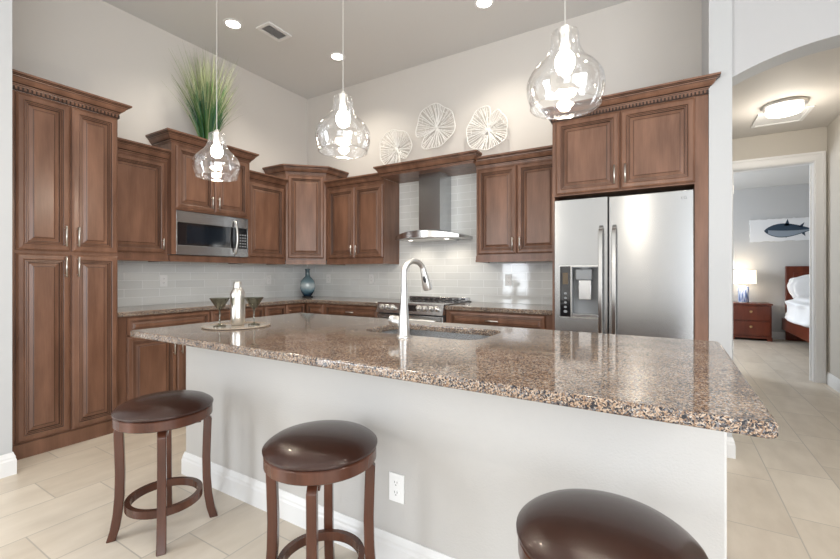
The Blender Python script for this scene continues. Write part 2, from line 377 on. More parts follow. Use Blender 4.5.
# ================================================================== CABINET BUILDERS
RINGS = [(0, .0, 0), (0, .010, 0), (.003, .013, 0), (.012, .020, 0), (.034, .022, 0), (.037, .024, 0), (.041, .022, 0), (.044, .016, 1), (.050, .017, 0), (.053, .013, 1),
         (.059, .014, 0), (.063, .006, 1), (.067, .006, 0), (.084, .0115, 0), (.087, .0125, 1), (.091, .0145, 0)]
def door_panel(name, fr, u0, u1, v0, v1, w0, parent, handle=None, scale=1.0):
    """raised-panel front; handle=(u, v0, v1) vertical or ('h', ua, ub, v)"""
    mb = MB(fr); rings = []; W, H = u1-u0, v1-v0
    sc = min(1, scale, (min(W, H)*.5-.012)/.091)
    for ins, h, g in RINGS:
        i = ins*sc; rings.append([(u0+i, w0+h, v0+i), (u1-i, w0+h, v0+i), (u1-i, w0+h, v1-i), (u0+i, w0+h, v1-i)])
    nv = len(mb.v)
    for k in range(len(rings)-1):
        mb.k = RINGS[k+1][2]; mb.loft([rings[k], rings[k+1]], False, False)
    mb.k = 0; mb.add(rings[-1], [(0, 1, 2, 3)]); mb.add(rings[0], [(3, 2, 1, 0)])
    d = mb.build(name, [M['wood'], M['glaze']], parent, smooth=False)
    if handle:
        h = MB(fr)
        if handle[0] == 'h':
            _, a, b2, v = handle
            h.tube([(a, w0+.045, v), (b2, w0+.045, v)], .006, 8)
            for q in (a+.015, b2-.015): h.tube([(q, w0+.018, v), (q, w0+.045, v)], .005, 6)
        else:
            u, a, b2 = handle
            h.tube([(u, w0+.045, a), (u, w0+.045, b2)], .006, 8)
            for q in (a+.015, b2-.015): h.tube([(u, w0+.018, q), (u, w0+.045, q)], .005, 6)
        h.build('handle', M['nickel'], d, smooth=True)
    return d
CROWN = [(0, 0), (.006, 0), (.009, .010), (.013, .012), (.014, .020), (.022, .026), (.034, .040), (.042, .054), (.045, .060), (.050, .062), (.052, .070), (.060, .074), (.062, .078), (.069, .082), (.070, .098), (0, .098)]
def sweep_crown(mb, path, z, sg, hs=1):
    n0 = len(mb.mi); mb.sweep(path, [(sg*o, z+q*hs) for o, q in CROWN]); np_ = len(CROWN)
    for i in range((len(path)-1)*np_):
        if i % np_ in (2, 4, 8, 10, 12): mb.mi[n0+i] = 1
def crown(fr, W, D, z, parent, name='crown_molding', dentil=False, left=True, right=True, back=0.0, back_right=None):
    br_ = back if back_right is None else back_right
    mb = MB(fr); dz = 0
    # travel so that the outward side is on the right: start at right end going to the left in u (front faces +w)
    path = []
    if left: path.append((0, back))
    path += [(0, D), (W, D)]
    if right: path.append((W, br_))
    if dentil:
        dz = .026
        mb.k = 1; mb.sweep(path[::1], [(-o, zz) for o, zz in [(0, z), (.010, z), (.010, z+dz), (0, z+dz)]]); mb.k = 0
        nb = int(W/.022)
        for i in range(nb): mb.box((i+.2)*W/nb, D+.010, z+.005, (i+.72)*W/nb, D+.019, z+dz-.004)
        if right:
            nb = int((D-br_)/.022)
            for i in range(nb): mb.box(W+.010, br_+(i+.2)*(D-br_)/nb, z+.007, W+.016, br_+(i+.72)*(D-br_)/nb, z+dz-.006)
    sweep_crown(mb, path, z+dz, -1, .8 if dentil else 1)
    return mb.build(name, [M['wood'], M['glaze']], parent)
def upper(name, label, fr, W, D, z0, z1, doors, crown_kw=None, rail=True, loc=None):
    o = fr @ Vector((W/2, D/2, z0)); t = thing(name, tuple(o), label, 'kitchen cabinet')
    MB(fr).box(0, .0005, z0, W, D, z1+(.0415 if D < .35 else 0)).build('body', M['wood'], t)
    for dspec in doors:
        u0, u1, v0, v1, h = dspec
        door_panel('door', fr, u0, u1, v0, v1, D+.001, t, h)
    if rail:
        mb = MB(fr); mb.box(0, D-.02, z0-.065, W, D+.012, z0-.005); mb.box(0, D-.02, z0-.005, W, D+.006, z0); mb.box(0, D+.012, z0-.065, W, D+.022, z0-.045)
        mb.box(0, .001, z0-.065, .015, D-.02, z0); mb.box(W-.015, .001, z0-.065, W, D-.02, z0)
        mb.build('light_rail', M['wood'], t)
    if crown_kw is not None: crown(fr, W, D, z1, t, **crown_kw)
    return t
ZU = 1.37
# ---- pantry
fr = left_frame(.885); W, D = .605, .70
t = thing('pantry_cabinet', (XW+.35, .885+.3, 0), 'tall floor-to-crown brown pantry cabinet at the left, with four raised-panel doors', 'kitchen cabinet')
MB(fr).box(0, .022, .095, W, D, 2.365).build('body', M['wood'], t)
MB(fr).box(0, .022, 0, W, D+.012, .095).build('toe_board', M['wood'], t)
us = 1.202-.885
for (a, b2, hs) in ((.032, us-.004, us-.035), (us+.004, W-.006, us+.035)):
    door_panel('door', fr, a, b2, 1.345, 2.355, D+.001, t, (hs, 1.38, 1.52))
    door_panel('door', fr, a, b2, .105, 1.325, D+.001, t, (hs, 1.17, 1.31))
crown(fr, W, D, 2.366, t, dentil=True, left=False, back=.022)
# ---- left uppers
upper('wall_cabinet', 'single-door brown upper cabinet between the tall pantry and the microwave cabinet', left_frame(1.4905), .558, .318, ZU, 2.22,
      [(.02, .535, ZU+.01, 2.205, (.505, 1.41, 1.51))], dict(left=False, right=False))
mwc = upper('wall_cabinet', 'raised two-door brown cabinet above the microwave, tall grass plant on top', left_frame(2.05), .82, .385, 1.785, 2.395,
      [(.035, .407, 1.80, 2.375, (.375, 1.83, 1.95)), (.413, .785, 1.80, 2.375, (.445, 1.83, 1.95))], dict(back=.07), rail=False)
fr = left_frame(2.05); mb = MB(fr); mb.box(.0005, .0095, 1.372, .043, .385, 1.7845); mb.build('side_panel', M['wood'], mwc); mb = MB(fr); mb.box(.806, .0095, 1.372, .8195, .385, 1.7845); mb.build('side_panel', M['wood'], mwc)
mb = MB(fr); mb.box(.0005, .32, 1.305, .8195, .352, 1.3645); mb.box(.0005, .352, 1.305, .8195, .362, 1.325); mb.build('light_rail', M['wood'], mwc)
upper('wall_cabinet', 'narrow single-door brown upper cabinet just right of the microwave', left_frame(2.8705), .529, .318, ZU, 2.22,
      [(.02, .51, ZU+.01, 2.205, None)], dict(left=False, right=False))
# ---- corner
t = thing('corner_wall_cabinet', (-4.05, 3.84, ZU), 'tall diagonal corner upper cabinet above the blue vase', 'kitchen cabinet')
e = .0008
pc = [(XW+e, YW-e), (XW+e, 3.4005), (-3.935, 3.4005), (-3.601, 3.725), (-3.601, YW-e)]
MB().prism(pc, ZU-.01, 2.395).build('body', M['wood'], t)
dv = Vector((.334, .3245)); dl = dv.length; dv /= dl
frc = frame((-3.935, 3.4005, 0), (dv.x, dv.y), (dv.y, -dv.x))
door_panel('door', frc, .025, dl-.025, ZU+.01, 2.375, .001, t, None)
MB(frc).box(0, .0, ZU-.065, dl, .014, ZU-.012).build('light_rail', M['wood'], t)
mb = MB(); sweep_crown(mb, [(XW+.003, 3.4005), (-3.935, 3.4005), (-3.601, 3.725), (-3.601, YW-.003)], 2.395, 1)
mb.build('crown_molding', [M['wood'], M['glaze']], t)
# ---- back uppers
upper('wall_cabinet', 'two-door brown upper cabinet on the back wall left of the range hood', back_frame(-3.5995), .853, .315, ZU, 2.22,
      [(.035, .437, ZU+.01, 2.205, (.405, 1.405, 1.52)), (.443, .845, ZU+.01, 2.205, (.475, 1.405, 1.52))], dict(left=False, right=False))
upper('wall_cabinet', 'two-door brown upper cabinet between the range hood and the refrigerator', back_frame(-1.625), .823, .315, ZU, 2.22,
      [(.02, .405, ZU+.01, 2.205, (.375, 1.405, 1.53)), (.413, .80, ZU+.01, 2.205, (.443, 1.405, 1.53))], dict(left=False, right=False))
# ---- valance over the hood
fr = back_frame(-2.746); W = 1.12
t = thing('hood_valance', (-2.186, 3.85, 2.262), 'brown crown-topped bridge panel spanning above the steel range hood', 'kitchen cabinet')
MB(fr).box(.001, .0005, 2.262, W-.001, .38, 2.282).build('shelf_panel', M['wood'], t)
MB(fr).box(.001, .38, 2.262, W-.001, .40, 2.30).build('front_board', M['wood'], t)
mb = MB(fr); sweep_crown(mb, [(.036, .33), (.036, .40), (W-.0, .40), (W-.0, .33)], 2.264, -1); mb.build('crown_molding', [M['wood'], M['glaze']], t)
# ---- cabinet over the fridge with side panels
fr = back_frame(-.80); W, D = 1.0205, .72
t = thing('refrigerator_cabinet', (-.29, 3.7, 1.8), 'deep two-door brown cabinet with side panels framing the refrigerator', 'kitchen cabinet')
MB(fr).box(.0015, .0005, 1.80, W-.0005, D, 2.395).build('body', M['wood'], t)
MB(fr).box(.0015, .0005, 0, .018, D, 1.80).build('side_panel', M['wood'], t)
MB(fr).box(.942, .0005, 0, W-.0005, D, 1.80).build('side_panel', M['wood'], t)
door_panel('door', fr, .03, .484, 1.81, 2.38, D+.001, t, (.452, 1.85, 1.985))
door_panel('door', fr, .490, .944, 1.81, 2.38, D+.001, t, (.523, 1.85, 1.985))
crown(fr, W-.008, D, 2.39, t, dentil=True, back=.33, back_right=.7175)

# ================================================================== BASE CABINETS
def base(name, label, fr, W, D, spec, side=0):
    o = fr @ Vector((W/2, D/2, 0)); t = thing(name, tuple(o), label, 'kitchen cabinet')
    mb = MB(fr); mb.box(0, .0005, .10, W, D, .855); mb.build('body', M['wood'], t)
    MB(fr).box(0, .0005, 0, W, D-.06, .10).build('toe_board', M['wood'], t)
    for s in spec:
        door_panel(s[0], fr, *s[1:5], D+.001, t, s[5], .75 if s[0] == 'drawer' else 1)
    return t
base('base_cabinet', 'brown base cabinet with two doors next to the tall pantry, seen past the island end', left_frame(1.4905), .79, .60,
     [('drawer', .10, .785, .70, .845, None), ('door', .10, .485, .11, .69, (.455, .50, .63)), ('door', .49, .785, .11, .69, (.52, .50, .63))])
base('base_cabinet', 'middle brown base cabinet under the microwave counter, mostly hidden by the island', left_frame(2.281), .60, .60,
     [('drawer', .01, .59, .70, .845, None), ('door', .01, .297, .11, .69, (.27, .5, .63)), ('door', .303, .59, .11, .69, (.33, .5, .63))])
base('base_cabinet', 'brown base cabinet on the left wall beside the counter corner, below the vase', left_frame(2.8815), .58, .60,
     [('drawer', .01, .28, .70, .845, None), ('drawer', .29, .56, .70, .845, None), ('door', .01, .28, .11, .69, None), ('door', .29, .56, .11, .69, None)])
base('base_cabinet', 'brown base cabinet on the back wall just left of the range', back_frame(-3.6785), 1.092, .60,
     [('drawer', .04, .30, .70, .845, None), ('drawer', .33, 1.08, .70, .845, ('h', .66, .76, .775)), ('door', .04, .30, .11, .69, None), ('door', .33, .70, .11, .69, (.67, .5, .63)), ('door', .71, 1.08, .11, .69, (.74, .5, .63))])
base('base_cabinet', 'brown base cabinet with a wide drawer between the range and refrigerator', back_frame(-1.812), 1.012, .60,
     [('drawer', .04, .93, .70, .845, ('h', .41, .53, .775)), ('door', .04, .482, .11, .69, (.45, .5, .63)), ('door', .488, .93, .11, .69, (.52, .5, .63))])
# ---- worktops
ZC0, ZC1 = .8555, .893
mb = MB(); mb.prism([(XW+.001, 1.4915), (-3.645, 1.4915), (-3.645, 3.435), (-2.588, 3.435), (-2.588, YW-.001), (XW+.001, YW-.001)], ZC0, ZC1)
tag(mb.build('countertop', M['granite'], bevel=.006), 'speckled granite L-shaped worktop along the left wall, holding the blue vase', 'countertop')
mb = MB(); mb.box(-1.812, 3.435, ZC0, -.801, YW-.001, ZC1)
tag(mb.build('countertop', M['granite'], bevel=.006), 'short speckled granite worktop between the range and the refrigerator', 'countertop')
# ---- backsplash
struct('wall_backsplash_left', MB().box(XW, 1.4915, ZC1+.0005, XW+.008, YW, 1.372), M['tile_y'], origin=(0, 0, ZC1))
mb = MB(); mb.box(XW+.008, YW-.008, ZC1+.0005, -.802, YW, 1.372); mb.box(-2.745, YW-.008, 1.372, -1.626, YW, 2.2615)
struct('wall_backsplash_back', mb, M['tile_x'], origin=(0, 0, ZC1))
# ---- outlets
def outlet(label, fr, u, v, wz=.0085, w=.072, h=.115, toggle=False):
    o = fr @ Vector((u, wz, v)); t = thing('wall_outlet', tuple(o), label, 'outlet')
    m_ = MB(fr); m_.box(u-w/2, wz, v-h/2, u+w/2, wz+.006, v+h/2); m_.build('cover_plate', M['plastic'], t, bevel=.002)
    for dv_ in (-.02, .02):
        m_ = MB(fr); r = .0165
        m_.loft([[(u+r*math.cos(2*PI*j/20), y, v+dv_+.8*r*math.sin(2*PI*j/20)) for j in range(20)] for y in (wz+.006, wz+.0085)])
        s_ = m_.build('socket', M['plastic'], t)
        m_ = MB(fr)
        for du in (-.006, .006): m_.box(u+du-.001, wz+.0085, v+dv_, u+du+.001, wz+.009, v+dv_+.008)
        m_.box(u-.002, wz+.0085, v+dv_-.009, u+.002, wz+.009, v+dv_-.005); m_.build('slot', M['slot'], s_)
    return t
lf, bf = left_frame(0), back_frame(0)
outlet('white wall outlet on the tiles left of the microwave, nearest the pantry', lf, 2.173, 1.123)
outlet('white wall outlet on left-wall tiles, between the cocktail shaker and blue vase', lf, 3.418, 1.118)
outlet('white wall outlet on back-wall tiles immediately right of the blue vase', bf, -3.878, 1.126)
outlet('white wall outlet on the back-wall tiles left of the faucet, below the two-door cabinet', bf, -3.159, 1.128)
outlet('white wall outlet on back-wall tiles between the range and refrigerator', bf, -1.404, 1.129)

# ================================================================== ISLAND
ix0, ix1, iy0, iy1 = -2.475, .132, 1.385, 2.24
t = thing('kitchen_island', (-1.16, 1.8, 0), 'long kitchen island with pale painted front wall and granite overhang above', 'kitchen island')
mb = MB(); mb.box(ix0, iy0, 0, ix1, iy0+.12, .8495); mb.build('knee_wall', M['wallcool'], t, bevel=.006)
mb = MB(); mb.box(ix0+.002, iy0+.1205, .1, ix0+.02, iy1, .8495); mb.box(ix1-.02, iy0+.1205, .1, ix1-.002, iy1, .8495)
mb.box(ix0+.02, iy1-.02, .1, ix1-.02, iy1, .8495); mb.box(ix0+.02, iy0+.1205, .1, ix1-.02, iy1-.02, .12); mb.box(ix0+.02, iy0+.1205, 0, ix1-.02, iy1-.07, .1)
mb.build('cabinet_body', M['wood'], t)
fri = frame((ix1, iy1, 0), (-1, 0), (0, 1)); nD = 5; wd = (ix1-ix0)/nD
for i in range(nD):
    door_panel('drawer', fri, i*wd+.01, (i+1)*wd-.01, .69, .84, .001, t, ('h', (i+.5)*wd-.06, (i+.5)*wd+.06, .765), .75)
    door_panel('door', fri, i*wd+.01, (i+1)*wd-.01, .11, .68, .001, t, ((i+.5)*wd+.2, .5, .63))
mb = MB(); mb.sweep([(ix0, iy0+.12), (ix0, iy0), (ix1, iy0), (ix1, iy0+.12)][::1], [(-o if False else o, z) for o, z in BB]); bbv = mb
bbv.build('baseboard', M['white'], t)
# granite slab with sink cut-out
def rrect(x0, y0, x1, y1, r, k=5):
    out = []
    for cx, cy, a in ((x1-r, y0+r, -PI/2), (x1-r, y1-r, 0), (x0+r, y1-r, PI/2), (x0+r, y0+r, PI)):
        for i in range(k+1):
            q = a+PI/2*i/k; out.append((cx+r*math.cos(q), cy+r*math.sin(q)))
    return out
tx0, tx1, ty0, ty1 = -2.505, .192, 1.095, 2.30
sx0, sx1, sy0, sy1 = -1.44, -.76, 1.74, 2.14
outer = rrect(tx0, ty0, tx1, ty1, .02); inner = rrect(sx0, sy0, sx1, sy1, .09)
ZI0, ZI1 = .85, .885
mb = MB(); n = len(outer)
vs = [(x, y, ZI1) for x, y in outer]+[(x, y, ZI1) for x, y in inner]+[(x, y, ZI0) for x, y in outer]+[(x, y, ZI0) for x, y in inner]
fs = []
for j in range(n):
    q = (j+1) % n
    fs += [(j, q, n+q, n+j), (2*n+q, 2*n+j, 3*n+j, 3*n+q), (j, 2*n+j, 2*n+q, q), (n+q, 3*n+q, 3*n+j, n+j)]
mb.add(vs, fs)
tag(mb.build('island_countertop', M['granite'], bevel=.008, seg=3), 'long polished speckled granite slab covering the kitchen island', 'countertop')
outlet('white wall outlet low on the pale island front beside the middle stool', frame((0, iy0, 0), (1, 0), (0, -1)), -.947, .325, .0005)
# ---- sink
def ringz(x0, y0, x1, y1, r, z): return [(x, y, z) for x, y in rrect(x0, y0, x1, y1, r)]
mb = MB(); g = .012
mb.loft([ringz(sx0-.03, sy0-.03, sx1+.03, sy1+.03, .1, .8485), ringz(sx0-g, sy0-g, sx1+g, sy1+g, .09, .8485), ringz(sx0-g, sy0-g, sx1+g, sy1+g, .09, .70), ringz(sx0+.01, sy0+.01, sx1-.01, sy1-.01, .08, .665), ringz(sx0+.25, sy0+.13, sx1-.25, sy1-.13, .05, .66)], False, True)
t = thing('kitchen_sink', (-1.1, 1.94, .66), 'undermount stainless steel sink cut into the island granite behind the faucet', 'sink')
mb.build('basin', M['steelplain'], t, smooth='auto')
MB().lathe([(.045, .6602), (.045, .663), (.03, .661), (.0, .6605)], (-1.1, 1.94, 0), 20, False, False).build('drain', M['chrome'], t, smooth=True)
# ---- faucet
fx, fy = -1.10, 1.668
t = thing('kitchen_faucet', (fx, fy, ZI1), 'tall gooseneck brushed steel faucet on the island, spout over the sink', 'faucet')
mb = MB(); mb.lathe([(.036, .0005), (.036, .005), (.029, .012), (.027, .05), (.023, .11), (.018, .17), (.0145, .22), (.0135, .26)], (fx, fy, ZI1), 24)
mb.build('body', M['chrome'], t, smooth='auto')
mb = MB(); rr = .062; zt = ZI1+.262; arcp = [(fx, fy, ZI1+.25)]+[(fx+.3*(rr-rr*math.cos(a)), fy+rr-rr*math.cos(a), zt+.045+rr*1.0*math.sin(a)) for a in [PI*i/16 for i in range(0, 15)]]
mb.tube(arcp, .0135, 14); mb.build('spout', M['chrome'], t, smooth='auto')
e1 = Vector(arcp[-1]); dn = (Vector(arcp[-1])-Vector(arcp[-2])).normalized()
dn = Vector((.10, .30, -1)).normalized()
mb = MB(); mb.tube([e1-dn*.005, e1+dn*.02, e1+dn*.05, e1+dn*.095, e1+dn*.11], [.0145, .016, .019, .024, .021], 16); h = mb.build('spray_head', M['chrome'], t, smooth='auto')
mb = MB(); q = e1+dn*.055+Vector((.006, -.018, 0)); mb.tube([q-dn*.016, q, q+dn*.016], [.006, .009, .006], 8); mb.build('spray_button', M['dark'], h, smooth=True)
mb = MB(); a = Vector((fx, fy, ZI1+.068)); dd = Vector((-1, .15, .12)).normalized()
mb.tube([a+dd*.015, a+dd*.05, a+dd*.053, a+dd*.058, a+dd*.085, a+dd*.095], [.027, .028, .022, .026, .023, .010], 16); mb.build('lever', M['chrome'], t, smooth='auto')

# ================================================================== APPLIANCES
# refrigerator
fx0, fx1, fyf = -.775, .138, 3.33
t = thing('refrigerator', (-.32, 3.68, 0), 'stainless steel side-by-side refrigerator with ice and water dispenser', 'refrigerator')
MB().box(fx0+.004, fyf+.075, .02, fx1-.004, 4.03, 1.745).build('body', M['grey'], t)
MB().box(fx0+.02, fyf+.09, 0, fx1-.02, 4.0, .02).build('base_grille', M['dark'], t)
gx = -.392
mb = MB(); hx0, hx1, hz0, hz1 = -.650, -.458, .865, 1.245     # dispenser niche opening
z0, z1, ya, yb = .055, 1.762, fyf, fyf+.068
mb.box(fx0, ya, z0, hx0-.085, yb, z1); mb.box(hx0-.085, ya, z0, hx1, yb, hz0); mb.box(hx0-.085, ya, hz1, hx1, yb, z1); mb.box(hx1, ya, z0, gx-.004, yb, z1)
mb.box(hx0-.085, ya, hz0, hx0, yb, hz1)
ld = mb.build('door', M['steel'], t); ld['label'] = 'left steel door holding the dispenser'
mb = MB(); mb.box(hx0, yb-.004, hz0, hx1, yb-.001, hz1); mb.box(hx0, ya+.002, hz0, hx0+.006, yb-.004, hz1); mb.box(hx1-.006, ya+.002, hz0, hx1, yb-.004, hz1)
mb.box(hx0, ya+.002, hz1-.006, hx1, yb-.004, hz1); mb.build('dispenser_niche', M['grey'], ld)
MB().box(hx0, ya-.006, hz0-.002, hx1, yb-.006, hz0+.022).build('drip_tray', M['steelplain'], ld, bevel=.003)
mb = MB(); mb.box(hx0+.03, ya-.008, hz1-.10, hx1-.045, yb-.006, hz1-.02); mb.lathe([(.035, 0), (.045, .015)], (-.556, ya+.03, hz1-.02), 16); mb.build('dispenser_spout', M['grey'], ld, bevel=.006)
mb = MB(); mb.box(hx0+.05, ya+.004, hz0+.13, hx1-.05, ya+.012, hz1-.10); mb.build('paddle', M['steelplain'], ld, bevel=.004)
mb = MB(); mb.box(-.735, ya-.005, hz0-.006, hx0-.006, ya-.0003, hz1+.006); cp = mb.build('control_panel', M['black'], ld, bevel=.002)
mb = MB()
mb.box(-.715, ya-.0058, 1.11, -.675, ya-.0052, 1.20)
mb.build('display', flat('display_amber', (.10, .07, .04), .2), cp)
for zz in (.90, .935, .97, 1.005, 1.04):
    m_ = MB(); rr_ = .011 if zz > .9 else .014
    m_.loft([[(-.694+rr_*math.cos(2*PI*j/14), y, zz+.8*rr_*math.sin(2*PI*j/14)) for j in range(14)] for y in (ya-.0052, ya-.006)]); m_.build('button', M['grey'], cp)
mb = MB(); fw = .006
for (a, b2, c_, d_) in ((hx0-.005, hz0-.012, hx0, hz1+.008), (hx1, hz0-.012, hx1+.006, hz1+.008), (-.738, hz1+.003, hx1+.006, hz1+.009), (-.738, hz0-.012, hx1+.006, hz0-.004)):
    mb.box(a, ya-.004, b2, c_, ya-.0003, d_)
mb.build('dispenser_frame', M['nickel'], ld)
mb = MB(); mb.box(gx+.004, ya, z0, fx1, yb, z1); rd = mb.build('door', M['steel'], t, bevel=.006); rd['label'] = 'wider right steel door'
for dd_, hx in ((ld, gx-.045), (rd, gx+.045)):
    mb = MB()
    pts = [(hx, ya, .55), (hx, ya-.035, .57), (hx, ya-.055, .62), (hx, ya-.062, 1.05), (hx, ya-.055, 1.48), (hx, ya-.035, 1.525), (hx, ya, 1.545)]
    rings = []
    for (x, y, z), (dy, dz) in zip(pts, ((0, 1), (-.6, .6), (-1, .2), (-1, 0), (-1, -.2), (-.6, -.6), (0, -1))):
        th = .008; l_ = math.hypot(dy, dz); dy, dz = dy/l_*th, dz/l_*th
        rings.append([(x-.014, y+dy, z+dz if abs(dz) > .004 else z), (x+.014, y+dy, z+dz if abs(dz) > .004 else z), (x+.014, y-dy+.0, z-dz), (x-.014, y-dy, z-dz)])
    mb.loft(rings); mb.build('handle', M['steelplain'], dd_, bevel=.004)
mb = MB()
for hx in (fx0+.06, fx1-.06): mb.box(hx-.04, fyf+.03, 1.745, hx+.04, fyf+.14, 1.775)
for i, hx in enumerate((fx0+.06, fx1-.06)):
    MB().box(hx-.035, fyf+.076, 1.7455, hx+.035, fyf+.16, 1.768).build('hinge_cover', M['grey'], t, bevel=.004)
fc = bpy.data.curves.new('emblem', 'FONT'); fc.body = 'LG'; fc.size = .028; fc.extrude = .0006; fc.materials.append(M['grey'])
_t = bpy.data.objects.new('emblem_text', fc); C.objects.link(_t); bpy.context.view_layer.update()
_me = bpy.data.meshes.new_from_object(_t.evaluated_get(bpy.context.evaluated_depsgraph_get())); bpy.data.objects.remove(_t)
fo = bpy.data.objects.new('emblem', _me); C.objects.link(fo); fo.parent = rd; po = Vector(rd['_o']); fo.location = Vector((.065, ya-.001, 1.70))-po; fo.rotation_euler = (PI/2, 0, 0)
# microwave
fr = left_frame(2.095); D = .362
t = thing('microwave_oven', (XW+.2, 2.47, 1.37), 'stainless steel over-the-range style microwave built under the plant cabinet', 'microwave')
MB(fr).box(0, .0095, 1.372, .76, D-.03, 1.780).build('body', M['dark'], t)
mb = MB(fr); d0, d1 = D-.0295, D+.022
mb.box(0, d0, 1.372, .76, d1, 1.46); mb.box(0, d0, 1.675, .76, d1, 1.780); mb.box(0, d0, 1.46, .012, d1, 1.675); mb.box(.748, d0, 1.46, .76, d1, 1.675)
mb.build('front_frame', M['steel'], t, bevel=.002)
MB(fr).box(.012, d0, 1.46, .575, d1-.003, 1.675).build('door_glass', M['black'], t)
mb = MB(fr); mb.box(.10, d1-.003, 1.485, .50, d1-.002, 1.65); mb.build('door_window', flat('window_dark_blue', (.008, .013, .02), .1), t)
cp = MB(fr).box(.58, d0, 1.46, .748, d1-.003, 1.675).build('control_panel', M['black'], t)
for r_ in range(5):
    for c_ in range(3):
        MB(fr).box(.655+c_*.03, d1-.003, 1.475+r_*.03, .675+c_*.03, d1-.002, 1.49+r_*.03).build('button', M['grey'], cp)
mb = MB(fr); mb.tube([(.595, d1, 1.40)]+[(.595, d1+.02+.03*math.sin(PI*i/10), 1.405+.033*i) for i in range(11)]+[(.595, d1, 1.74)], .012, 10); mb.build('handle', M['chrome'], t, smooth=True)
MB(fr).box(.03, .02, 1.3655, .73, D-.06, 1.3715).build('vent_grille', M['dark'], t)
# range
rx0, rx1 = -2.586, -1.8135; fr = back_frame(rx0); W = rx1-rx0
t = thing('kitchen_range', (-2.2, 3.75, 0), 'slide-in stainless steel range below the hood on the back wall', 'range')
MB(fr).box(.001, .05, .02, W-.001, .62, .80).build('body', M['dark'], t)
MB(fr).box(.001, .009, .80, W-.001, .60, .885).build('cooktop_base', M['steelplain'], t)
MB(fr).box(.0, .05, .8935, W, .60, .903).build('cooktop', M['black'], t, bevel=.002) if False else MB(fr).box(.001, .009, .885, W-.001, .64, .902).build('cooktop', M['black'], t)
mb = MB(fr); mb.loft([[(u, .60, .80), (u, .67, .80), (u, .665, .815), (u, .64, .902), (u, .60, .884)] for u in (.001, W-.001)]); cpn = mb.build('control_panel', M['steelplain'], t)
for u in (.07, .135, .20, W-.26, W-.195, W-.13, W-.065):
    m_ = MB(fr @ Matrix.Translation((u, .655, .856)) @ Matrix.Rotation(-math.radians(74), 4, 'X'))
    m_.lathe([(.026, .002), (.026, .010), (.021, .014), (.019, .038), (.015, .041)], (0, 0, 0), 18); m_.build('knob', M['nickel'], cpn, smooth='auto')
m_ = MB(fr @ Matrix.Translation((.38, .655, .856)) @ Matrix.Rotation(-math.radians(74), 4, 'X')); m_.box(-.10, -.03, .0, .10, .03, .003); m_.build('display', M['black'], cpn)
mb = MB(fr); mb.box(.004, .62, .20, W-.004, .655, .785); dr = mb.build('oven_door', M['steel'], t, bevel=.004)
MB(fr).box(.10, .655, .32, W-.10, .657, .66).build('window', M['black'], dr)
mb = MB(fr); mb.tube([(.06, .70, .745), (W-.06, .70, .745)], .012, 10)
for u in (.08, W-.08): mb.tube([(u, .655, .745), (u, .70, .745)], .009, 8)
mb.build('handle', M['nickel'], dr, smooth=True)
MB(fr).box(.004, .62, .04, W-.004, .65, .19).build('drawer', M['steel'], t, bevel=.004)
mb = MB(fr); mb.box(.015, .010, .903, W-.015, .06, .938); vb = mb.build('vent_trim', M['steelplain'], t, bevel=.004)
mb = MB(fr)
for i in range(9): mb.box(.05+i*.077, .0595, .912, .05+i*.077+.055, .0612, .926)
mb.build('vent_slots', M['dark'], vb)
for (bu, bw, br_) in ((.2, .2, .09), (.56, .2, .075), (.2, .45, .075), (.56, .45, .10)):
    m_ = MB(fr); m_.lathe([(br_, .9022), (br_, .9026), (br_-.004, .9026), (br_-.004, .9022)], (bu, bw, 0), 32, False, False); m_.build('burner_ring', M['grey'], t)
# range hood
hc = -2.186; t = thing('range_hood', (hc, 3.8, 1.55), 'stainless steel chimney hood with a curved canopy above the range', 'range hood')
mb = MB(); mb.box(hc-.128, 3.80, 1.60, hc+.128, YW-.009, 2.2615); mb.build('chimney', M['steel'], t)
mb = MB(); nx, ny = 24, 8; HW = .385
def hood_pt(i, j):
    u = -1+2*i/nx; x = hc+HW*u; yf = 3.55+.17*u*u; y = yf+(YW-.009-yf)*j/ny
    zt_ = 1.590+.072*(1-u*u)*(.55+.45*math.sin(PI*min(j/ny, .5)))
    return x, y, zt_
top = [[hood_pt(i, j) for i in range(nx+1)] for j in range(ny+1)]
vs = [p for r_ in top for p in r_]+[(p[0], p[1], 1.560) for r_ in top for p in r_]; N_ = (nx+1)*(ny+1); fs = []
for j in range(ny):
    for i in range(nx):
        a = j*(nx+1)+i; b2 = a+1; c_ = a+nx+2; d_ = a+nx+1; fs += [(a, b2, c_, d_), (N_+d_, N_+c_, N_+b2, N_+a)]
for i in range(nx): fs += [(i, N_+i, N_+i+1, i+1), (ny*(nx+1)+i+1, N_+ny*(nx+1)+i+1, N_+ny*(nx+1)+i, ny*(nx+1)+i)]
for j in range(ny):
    a = j*(nx+1); b2 = a+nx+1; fs.append((b2, N_+b2, N_+a, a)); a = j*(nx+1)+nx; b2 = a+nx+1; fs.append((a, N_+a, N_+b2, b2))
mb.add(vs, fs); mb.build('canopy', M['steelplain'], t, smooth='auto')
MB().box(hc-.26, 3.66, 1.552, hc+.26, 3.98, 1.5595).build('filter_panel', M['nickel'], t)
for dx in (-.22, .22):
    MB().lathe([(.022, 1.549), (.022, 1.5518)], (hc+dx, 3.78, 0), 16).build('hood_lamp', M['bowl'], t)
    l = bpy.data.lights.new('hood_spot', 'SPOT'); l.energy = 3.6; l.spot_size = math.radians(140); l.spot_blend = .8; l.color = (1, .90, .76); l.shadow_soft_size = .03
    o = bpy.data.objects.new('hood_spot', l); o.location = (hc+dx, 3.80, 1.54); o.rotation_euler = (math.radians(18), 0, 0); C.objects.link(o)

